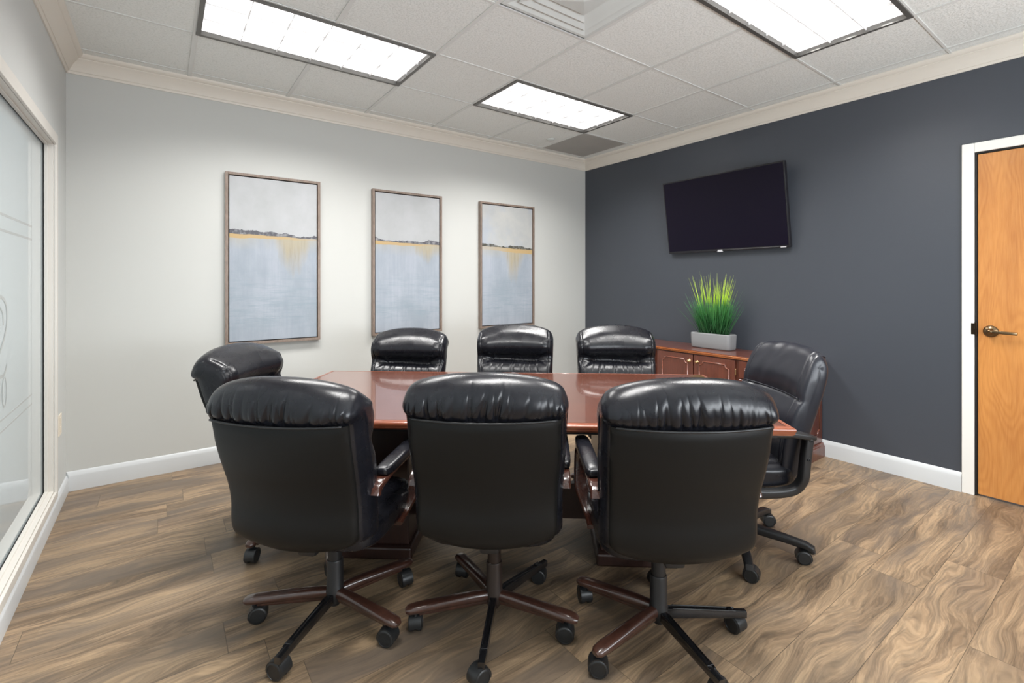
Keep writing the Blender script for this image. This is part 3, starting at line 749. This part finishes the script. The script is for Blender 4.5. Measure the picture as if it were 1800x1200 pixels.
# ================================================================ CHAIRS
def pleat_set(seed, n, lo, hi):
    r = random.Random(seed); return [(lo + (hi - lo) * (i + .5 + r.uniform(-.42, .42)) / n, r.uniform(.012, .022), r.uniform(.25, 1) ** 1.4, r.uniform(-.28, .28), r.uniform(.35, 1)) for i in range(n)]
def cushion(profile, medial, hwf, disp, NU=97, NP=170, crown=.035, crown_z=(.74, .93), wrap=.035, smin=.5, npow=9, lift=0):
    """pillow body swept across x. profile closed (y,z)"""
    pr = crom([(0, y, z) for y, z in profile], NP, True)
    med = crom([(0, y, z) for y, z in medial], 60)
    near = [min(med, key=lambda m: (m - p).length_squared) for p in pr]
    for _ in range(6): near = [(near[i - 1] + near[i] + near[(i + 1) % NP]) / 3 for i in range(NP)]
    nor = []
    for i in range(NP):
        tg = pr[(i + 1) % NP] - pr[i - 1]; n = Vector((0, tg.z, -tg.y)).normalized()
        if n.dot(pr[i] - near[i]) < 0: n = -n
        nor.append(n)
    bm = bmesh.new(); rings = []
    us = [math.sin(math.pi / 2 * (-1 + 2 * i / (NU - 1))) * .35 + (-1 + 2 * i / (NU - 1)) * .65 for i in range(NU)]
    st = [(u, smin + (1 - smin) * (max(0, 1 - abs(u) ** npow)) ** .5) for u in us]
    cp = [.03, smin * .2, smin * .4, smin * .6, smin * .8, smin * .93]; st = [(-1, q) for q in cp] + st[1:-1] + [(1, q) for q in reversed(cp)]
    for u, s in st:
        ring = []
        for i in range(NP):
            p = near[i] + (pr[i] - near[i]) * s
            if s > smin: p = p + nor[i] * disp(u, i / NP, pr[i].y, pr[i].z) * min(1, (s - smin) / .2)
            f = min(1, max(0, (p.z - crown_z[0]) / (crown_z[1] - crown_z[0])))
            x = u * hwf(pr[i].z)
            if s < smin: x += math.copysign(.010 * (1 - (s / smin) ** 2) ** .5, u)
            lf = lift * u * u * math.exp(-((p.z - .888) / .035) ** 2) if p.y < -.30 else 0
            ring.append(bm.verts.new((x, p.y + wrap * u * u, p.z + lf - crown * f * abs(u) ** 2.3)))
        rings.append(ring)
    for a, b in zip(rings, rings[1:]):
        for i in range(NP): bm.faces.new((a[i], a[(i + 1) % NP], b[(i + 1) % NP], b[i]))
    bm.faces.new(rings[0]); bm.faces.new(rings[-1])
    bmesh.ops.recalc_face_normals(bm, faces=bm.faces)
    return bm
def sstep(a, b, x):
    t_ = min(1, max(0, (x - a) / (b - a))); return t_ * t_ * (3 - 2 * t_)

# --- type A: executive chair with rolled headrest
PROF_A = [(-.150, .460), (-.140, .51), (-.140, .58), (-.144, .66), (-.160, .74), (-.192, .795), (-.192, .818), (-.166, .842), (-.152, .880), (-.158, .925), (-.188, .975), (-.245, 1.011), (-.282, 1.026), (-.318, 1.020), (-.346, .997), (-.362, .962), (-.367, .925), (-.362, .900), (-.356, .888),
          (-.341, .868), (-.325, .77), (-.304, .68), (-.292, .61), (-.290, .55), (-.290, .50), (-.275, .462), (-.238, .450), (-.185, .446)]
MED_A = [(-.205, .47), (-.215, .56), (-.228, .67), (-.250, .80), (-.270, .89), (-.280, .945), (-.300, .955)]
def hw_A(z): return .251 + .010 * sstep(.58, .80, z) + .005 * sstep(.84, .93, z)
P_roll = pleat_set(3, 22, -.95, .95); P_roll = [(c, w_, a, abs(sl) * 1.1 - .04, l) for c, w_, a, sl, l in P_roll]; P_lum = pleat_set(5, 9, -.62, .62); P_side = [(.52,), (.66,), (.80,), (.93,)]
def disp_A(u, t_, y, z):
    d = 0
    rear = y < -.30 and z > .865
    if y < -.28 and z > .880:                    # gathers on the rear of the head roll
        s = sstep(1.03, .91, z) * sstep(.883, .897, z)
        for c, w_, a, sl, l in P_roll:
            e_ = sstep(1.035 - .09 * (1 - l), .915, z)
            x = u - c - sl * (z - .9) * 3.0
            d -= .0125 * a * e_ * math.exp(-abs(x / (w_ * (.7 + .5 * e_))) ** 1.25) * sstep(.885, .900, z)
        d += .004 * (noise1(u * 9, 4) - .5) * s
    if y > -.285 and z > .42:
        # deep tuft line below head cushion, pulled in at the middle
        mid = sstep(.80, .45, abs(u)); 
        cl = .800 + .004 * math.sin(u * 3)
        d -= (.020 * mid + .006) * math.exp(-((z - cl) / (.012 + .006 * mid)) ** 2)
        # puff of head
        d += .010 * math.exp(-((z - .89) / .05) ** 2) * (1 - abs(u) ** 2.5) - .014 * sstep(.70, .97, abs(u)) * sstep(.98, .93, z) * sstep(.80, .84, z)
        d += .012 * math.exp(-((z - .71) / .06) ** 2) * (1 - abs(u) ** 4)
        # dark hollow under the head bolster
        # gathers below the line
        g = sstep(.67, .785, z) * sstep(.807, .794, z)
        for c, w_, a, sl, l in P_lum:
            x = u - c * (1 + (.797 - z) * 2.2); d -= .0065 * a * g * math.exp(-(x / w_) ** 2)
        # diagonal corner pulls
        for s_ in (-1, 1):
            for k_, q in enumerate((-2.2, -1.2, 1.3, 2.4)):
                xx = (s_ * u - .55); lz = .800 + q * xx * .05 
                d -= .005 * sstep(0, .06, xx) * sstep(.42, .18, xx) * math.exp(-((z - lz) / .006) ** 2)
        # side panel seam
        d -= .004 * math.exp(-((abs(u) - .90) / .014) ** 2)
        d += .001 * (noise1(u * 5 + z * 7, 9) - .5)
    return d
def lean(z): return -.035 * sstep(.45, .95, z)
PROF_A = [(y + lean(z), z + (.010 * sstep(.6, .95, z))) for y, z in PROF_A]; MED_A = [(y + lean(z), z + (.010 * sstep(.6, .95, z))) for y, z in MED_A]
def make_back_A():
    return cushion(PROF_A, MED_A, hw_A, disp_A, NU=261, crown=.046, crown_z=(.885, .99), npow=14, smin=.6, lift=.008)
def panel_A():
    """smooth rear shell, follows the back of the cushion"""
    path = crom([(0, y_ + lean(z_), z_ + .010 * sstep(.6, .95, z_)) for _, y_, z_ in [(0, -.350, .874), (0, -.340, .81), (0, -.324, .73), (0, -.306, .65), (0, -.300, .58), (0, -.303, .515), (0, -.294, .465), (0, -.262, .432)]], 40)
    bm = bmesh.new(); rows = []; NU = 41
    for j, p in enumerate(path):
        f = j / 39; tn = (path[min(j + 1, 39)] - path[max(j - 1, 0)]).normalized(); n = Vector((0, tn.z, -tn.y))
        if n.y > 0: n = -n
        z = p.z; hw = hw_A(z) * .955
        b = max(0, (.50 - z) / .064); hw *= 1 - .11 * b ** 3; topd = -.007 * sstep(.80, .87, z)
        row = []
        for i in range(NU):
            u = -1 + 2 * i / (NU - 1)
            rim = (1 - abs(u) ** 14) ** .5 if abs(u) < 1 else 0
            rim *= min(1, .35 + (j / 2.0)) * 1.0
            bul = .009 * rim + .006 * (1 - u * u)
            q = p + n * (bul - .004)
            row.append(bm.verts.new((u * hw, q.y + .035 * u * u, q.z + .012 * (abs(u) ** 3) * b - topd * abs(u) ** 2)))
        rows.append(row)
    for a, b in zip(rows, rows[1:]):
        for i in range(NU - 1): bm.faces.new((a[i], a[i + 1], b[i + 1], b[i]))
    ext = bmesh.ops.extrude_face_region(bm, geom=bm.faces[:])
    for v_ in [g for g in ext['geom'] if isinstance(g, bmesh.types.BMVert)]: v_.co.y += .016
    bmesh.ops.recalc_face_normals(bm, faces=bm.faces)
    return bm
def seat_fn(P):
    x, y, z = P
    if z > 0: z *= 1 - .10 * (abs(x) / .25) ** 2
    if y > .14: z -= .18 * (y - .14) ** 1.3
    return Vector((x, y, z))
def seat_disp(P):
    P = seat_fn(P); u = P.x / .25
    if P.z > .02:
        P.z += .006 * math.sin(P.y * 30 + noise1(P.x * 12, 3) * 2) * .35 - .010 * math.exp(-((P.y - .20) / .008) ** 2) * .6 - .006 * math.exp(-((abs(P.x) - .19) / .008) ** 2)
    return P
def make_seat():
    bm = bmesh.new(); squad(bm, (0, .045, .435), (.247, .245, .062), 5, 30, seat_disp); return bm
def arm_frame(s):
    pts = crom([(0, -.196, .606), (0, -.190, .622), (0, -.172, .632), (0, -.140, .638), (0, -.04, .648), (0, .08, .655), (0, .165, .655), (0, .205, .632), (0, .215, .585), (0, .200, .52), (0, .165, .455), (0, .115, .405), (0, .05, .385)], 46)
    bm = bmesh.new(); sweep(bm, [(s * .266 - s * (.034 * sstep(.50, .385, p.z)) , p.y, p.z) for p in pts], rsec(.048, .019, .42), side=Vector((1, 0, 0)), scales=[(1 + .25 * sstep(.64, .45, p.z) * (1 if p.y > 0 else 0), 1 + .5 * (i < 5)) for i, p in enumerate(pts)])
    return bm
def arm_pad(s):
    def fn(P):
        return Vector((P.x, P.y, P.z + .004 * (1 - (P.x / .030) ** 2) + P.y * .055 - .0 + (-.10 * (P.y - .10) ** 1.5 if P.y > .10 else 0)))
    bm = bmesh.new(); squad(bm, (s * .266, .030, .672), (.0300, .172, .0175), 5, 12, fn); return bm
def leg_wood():
    bm = bmesh.new(); pts = [(0.026, 0, .100), (.08, 0, .101), (.16, 0, .099), (.24, 0, .095), (.30, 0, .0915), (.330, 0, .089), (.342, 0, .087)]
    sweep(bm, pts, rsec(.050, .034, .48, 5), side=Vector((0, 1, 0)), scales=[(.80, 1.1), (.86, 1.1), (.94, 1), (1.0, .95), (1.02, .9), (.92, .8), (.55, .45)])
    sweep(bm, [(.03, 0, .083), (.18, 0, .080), (.29, 0, .078)], rsec(.026, .022, .2, 2), side=Vector((0, 1, 0)))
    return bm
def leg_metal():
    bm = bmesh.new()
    sweep(bm, [(.024, 0, .088), (.16, 0, .084), (.30, 0, .078), (.332, 0, .077)], rsec(.027, .030, .12, 2), side=Vector((0, 1, 0)), scales=[(1, 1.25), (.95, 1.1), (.9, .85), (.85, .8)])
    for s in (-1, 1): sweep(bm, [(.05, s * .0105, .104), (.29, s * .0100, .091)], rsec(.005, .008, .3, 1), side=Vector((0, 1, 0)))
    box(bm, .262, .280, -.0125, .0125, .088, .0965, .001, 1)
    return bm
def leg_nylon():
    bm = bmesh.new(); pts = [(.026, 0, .105), (.10, 0, .103), (.22, 0, .094), (.30, 0, .085), (.328, 0, .074), (.334, 0, .060)]
    sweep(bm, pts, rsec(.052, .034, .3, 3), side=Vector((0, 1, 0)), scales=[(1, 1.3), (.9, 1.2), (.78, 1), (.75, .95), (.74, .9), (.7, .5)]); return bm
def caster(sw):
    """twin wheel hooded caster hanging below a leg tip at x=.305"""
    bm = bmesh.new(); Rw = .0325
    ca, sa = math.cos(sw), math.sin(sw); M = Matrix(((ca, -sa, 0), (sa, ca, 0), (0, 0, 1)))
    off = M @ Vector((.014, 0, 0)); c = Vector((.306, 0, Rw + .0005)) + off
    for s in (-1, 1):
        prof = [(0, s * .006), (.028, s * .006), (Rw, s * .008), (Rw, s * .022), (.0285, s * .0255), (.0255, s * .0262), (.0250, s * .0245), (0, s * .0250)]
        lathe(bm, prof, axis='Y', seg=28, loc=c, M=M)
    # hood
    pts = [(0.0345 * math.cos(R_(a)), .0345 * math.sin(R_(a))) for a in range(-15, 196, 15)]
    rings = []
    for x, z_ in pts: rings.append([bm.verts.new(M @ Vector((x * f, yy, z_ * f)) + c) for f, yy in ((1, -.0235), (1.04, 0), (1, .0235), (.80, .0235), (.80, -.0235))])
    for a, b in zip(rings, rings[1:]):
        for i in range(5): bm.faces.new((a[i], a[(i + 1) % 5], b[(i + 1) % 5], b[i]))
    bm.faces.new(rings[0]); bm.faces.new(rings[-1])
    lathe(bm, [(0, .05), (.0075, .05), (.0075, .083), (0, .083)], seg=12, loc=(.306, 0, 0))
    bmesh.ops.recalc_face_normals(bm, faces=bm.faces)
    return bm
def me_of(bm, m, ang=None, sm=True):
    o = link('tmp', bm, m, None, sm)
    if ang: smooth_by_angle(o, ang)
    d = o.data; bpy.data.objects.remove(o); return d
ME = {}
ME['backA'] = me_of(make_back_A(), M_leather)
P_roll[:] = [(c, w_, a, abs(sl) * -1.2 + .05, l) for c, w_, a, sl, l in pleat_set(8, 21, -.95, .95)]
ME['backA2'] = me_of(make_back_A(), M_leather)
ME['panelA'] = me_of(panel_A(), M_vinyl, 50)
ME['seat'] = me_of(make_seat(), M_leather)
for s in (-1, 1): ME['armf%d' % s] = me_of(arm_frame(s), M_arm, 50); ME['armp%d' % s] = me_of(arm_pad(s), M_leather)
ME['legw'] = me_of(leg_wood(), M_leg, 50); ME['legm'] = me_of(leg_metal(), M_black, 35); ME['legn'] = me_of(leg_nylon(), M_plast, 40)
CAST = [me_of(caster(a), M_wheel, 35) for a in (.3, 1.25, 2.1, 3.4, 4.6, 5.5)]
def col_bm():
    bm = bmesh.new(); lathe(bm, [(0, .050), (.018, .050), (.020, .062), (.030, .066), (.034, .075), (.035, .112), (.032, .118), (.0315, .225), (.029, .232), (.0265, .232), (.0265, .36), (0, .36)], seg=32); return bm
ME['col'] = me_of(col_bm(), M_col, 35); ME['colb'] = me_of(col_bm(), M_plast, 35)
bm = bmesh.new(); box(bm, -.085, .085, -.13, .15, .345, .385, .012); box(bm, -.035, .035, -.19, -.10, .36, .42, .01); box(bm, -.20, .20, -.08, .20, .366, .378, .003)
ME['mech'] = me_of(bm, M_plast, 35)
def seam_A():
    bm = bmesh.new()
    pts = [(u * .259, -.357 - .033 + .035 * u * u, .886 + .006 * abs(u) ** 2.3) for u in [-.925 + 1.85 * i / 30 for i in range(31)]]
    sweep(bm, pts, circ(.0042, 8), side=Vector((0, 0, 1))); return bm
ME['pipe'] = me_of(seam_A(), M_pipe)

def part(name, me, parent, loc=(0, 0, 0), rz=0):
    o = bpy.data.objects.new(name, me); C.objects.link(o); o.parent = parent; o.location = loc; o.rotation_euler = (0, 0, rz); return o
def legs(root, kinds, rot_world, rz, seed, capped=True):
    rr = random.Random(seed)
    for i, kd in enumerate(kinds):
        a = rot_world + R_(72 * i) - rz
        lg = part('leg', ME['leg' + kd], root, rz=a)
        if kd == 'm' and 'w' in kinds: lg['label'] = 'bare black metal leg'
        part('caster', CAST[rr.randrange(6)], lg)
GRP = 'black leather chairs around the table'
def exec_chair(pos, rz, kinds, legrot, label, seed, dh=0, tilt=0, colm='col', back='backA'):
    root = tag(empty('office_chair', (pos.x, pos.y, 0), rz), label, 'chair', GRP)
    U = (0, 0, dh); bk = part('backrest', ME[back], root, U); pn = part('back_panel', ME['panelA'], root, U)
    for q_ in (bk, pn):
        q_.rotation_euler.x = R_(tilt); pv = Vector((0, -.2, .45)); q_.location = Vector(U) + pv - Matrix.Rotation(R_(tilt), 3, 'X') @ pv
    part('piping', ME['pipe'], pn)
    part('seat', ME['seat'], root, U)
    for s in (-1, 1):
        a = part('armrest', ME['armf%d' % s], root, U); part('arm_pad', ME['armp%d' % s], a)
    part('seat_mechanism', ME['mech'], root, U); part('gas_column', ME[colm], root)
    legs(root, kinds, legrot, rz, seed)
    return root
def rz_of(delta): return R_(-YAW - delta)
exec_chair(cw(-.738, 1.922), rz_of(10), 'wwwwm', R_(-66.3), 'black leather office chair with its back to the camera, near left', 11, -.018, colm='colb')
exec_chair(cw(-.101, 1.906), rz_of(2.5), 'wmwwm', R_(-59), 'black leather office chair with its back to the camera, near middle', 12)
exec_chair(cw(.524, 1.82), rz_of(-1), 'mwwwm', R_(-35.4), 'black leather office chair with its back to the camera, near right', 13, colm='colb', back='backA2')
exec_chair(cw(-1.195, 2.60), rz_of(93), 'wwwww', R_(-YAW+255), 'black leather office chair at the left end of the table', 14, -.025, 6)
exec_chair(cw(-.82, 3.25), rz_of(184), 'wwwww', R_(20), 'far side office chair facing us, below the middle painting', 15, -.042)
exec_chair(cw(-.048, 3.22), rz_of(183), 'wwwww', R_(50), 'far side office chair facing us, below the rightmost painting', 16, -.012, back='backA2')
exec_chair(cw(.665, 3.14), rz_of(182), 'wwwww', R_(80), 'far side office chair facing us, in front of the room corner', 17, -.010)

# --- type B: right end chair, black plastic loop arms
PROF_B = [(-.135, .42), (-.120, .50), (-.120, .60), (-.140, .70), (-.165, .77), (-.180, .795), (-.182, .83), (-.195, .90), (-.215, .965), (-.238, 1.006), (-.268, 1.026), (-.298, 1.014), (-.316, .97), (-.309, .90), (-.290, .80), (-.262, .69), (-.240, .58), (-.226, .48), (-.205, .42), (-.170, .405)]
MED_B = [(-.172, .46), (-.178, .56), (-.202, .70), (-.232, .82), (-.252, .92), (-.262, .965)]
def hw_B(z): return .225 + .028 * sstep(.42, .75, z) - .012 * sstep(.90, 1.02, z)
def disp_B(u, t_, y, z):
    d = 0
    if z > .43:
        yc = -.20 - (z - .5) * .16
        fr = y > yc
        d -= .006 * math.exp(-((z - .788) / .005) ** 2)
        if fr:
            d -= .005 * math.exp(-((z - .60) / .005) ** 2) * (abs(u) < .84)
            d += .014 * math.exp(-((z - .88) / .07) ** 2) * (1 - abs(u) ** 3)
            d += .008 * math.exp(-((z - .69) / .05) ** 2) * (1 - abs(u) ** 3)
            d -= .005 * math.exp(-((abs(u) - .84) / .012) ** 2)
            d += .004 * (noise1(u * 5 + z * 9, 2) - .5)
    return d
ME['backB'] = me_of(cushion(PROF_B, MED_B, hw_B, disp_B, NU=161, crown=.030, npow=16, smin=.80), M_leather2)
def pipe_B():
    bm = bmesh.new(); fr = crom([(0, y, z) for y, z in PROF_B[:12]], 40)
    for s in (-1, 1):
        pts = []
        for p in fr:
            uu = .945; f = min(1, max(0, (p.z - .74) / .19)); pts.append((s * uu * hw_B(p.z), p.y + .035 * uu * uu - .004, p.z - .030 * f * uu ** 2.3 - .002))
        sweep(bm, pts, circ(.0035, 8), side=Vector((1, 0, 0)))
    sweep(bm, [(u * .245, -.176 + .035 * u * u, .790) for u in [-.94 + 1.88 * i / 24 for i in range(25)]], circ(.0028, 8), side=Vector((0, 0, 1)))
    return bm
ME['pipeB'] = me_of(pipe_B(), M_leather2)
def armB(s):
    bm = bmesh.new()
    pts = crom([(0, .215, .640), (0, .20, .60), (0, .175, .52), (0, .145, .44), (0, .105, .395), (0, .04, .380), (0, -.06, .380), (0, -.125, .395), (0, -.150, .44), (0, -.160, .52), (0, -.170, .60), (0, -.178, .642)], 44)
    sweep(bm, [(s * (.292 - .02 * sstep(.46, .38, p.z)), p.y, p.z) for p in pts], rsec(.046, .040, .3, 3), side=Vector((1, 0, 0)))
    for z_, y_ in ((.625, -.175), (.540, -.163)):
        lathe(bm, [(0, 0), (.007, 0), (.007, s * .004), (.004, s * .0045), (.0035, s * .001), (0, s * .001)], axis='X', seg=16, loc=(s * .315, y_ + .002, z_))
    bmesh.ops.recalc_face_normals(bm, faces=bm.faces); return bm
def padB(s):
    def fn(P):
        f = 1 if P.y > -.10 else 1
        return Vector((P.x * (1 - .25 * (abs(P.y) / .17) ** 3), P.y, P.z + P.y * .03 - .30 * max(0, -P.y - .07) ** 1.3 - .25 * max(0, P.y - .09) ** 1.3))
    bm = bmesh.new(); squad(bm, (s * .296, -.005, .657), (.036, .205, .015), 4, 14, fn); return bm
for s in (-1, 1): ME['armB%d' % s] = me_of(armB(s), M_plast, 40); ME['padB%d' % s] = me_of(padB(s), M_plast)
pos = cw(1.105, 2.45); rz = rz_of(-94)
root = tag(empty('office_chair', (pos.x, pos.y, 0), rz), 'black leather office chair with black plastic arms at the right end of the table', 'chair', GRP)
bkB = part('backrest', ME['backB'], root); bkB.rotation_euler.x = R_(3.5); bkB.location = Vector((0, -.2, .45)) - Matrix.Rotation(R_(3.5), 3, 'X') @ Vector((0, -.2, .45)); part('piping', ME['pipeB'], bkB); st_ = part('seat', ME['seat'], root)
for s in (-1, 1):
    a = part('armrest', ME['armB%d' % s], root); part('arm_pad', ME['padB%d' % s], a)
part('seat_mechanism', ME['mech'], root); part('gas_column', ME['colb'], root)
bm = bmesh.new(); sweep(bm, [(.10, .02, .36), (.22, .02, .357), (.262, .02, .355)], rsec(.012, .008, .4, 2), side=Vector((0, 1, 0))); squad(bm, (.272, .02, .354), (.030, .022, .010), 3, 6)
lv = link('height_lever', bm, M_plast, root, True)
c1 = cw(1.017, 2.14) - pos
legs(root, 'nnnnn', math.atan2(c1.y, c1.x), rz, 21)
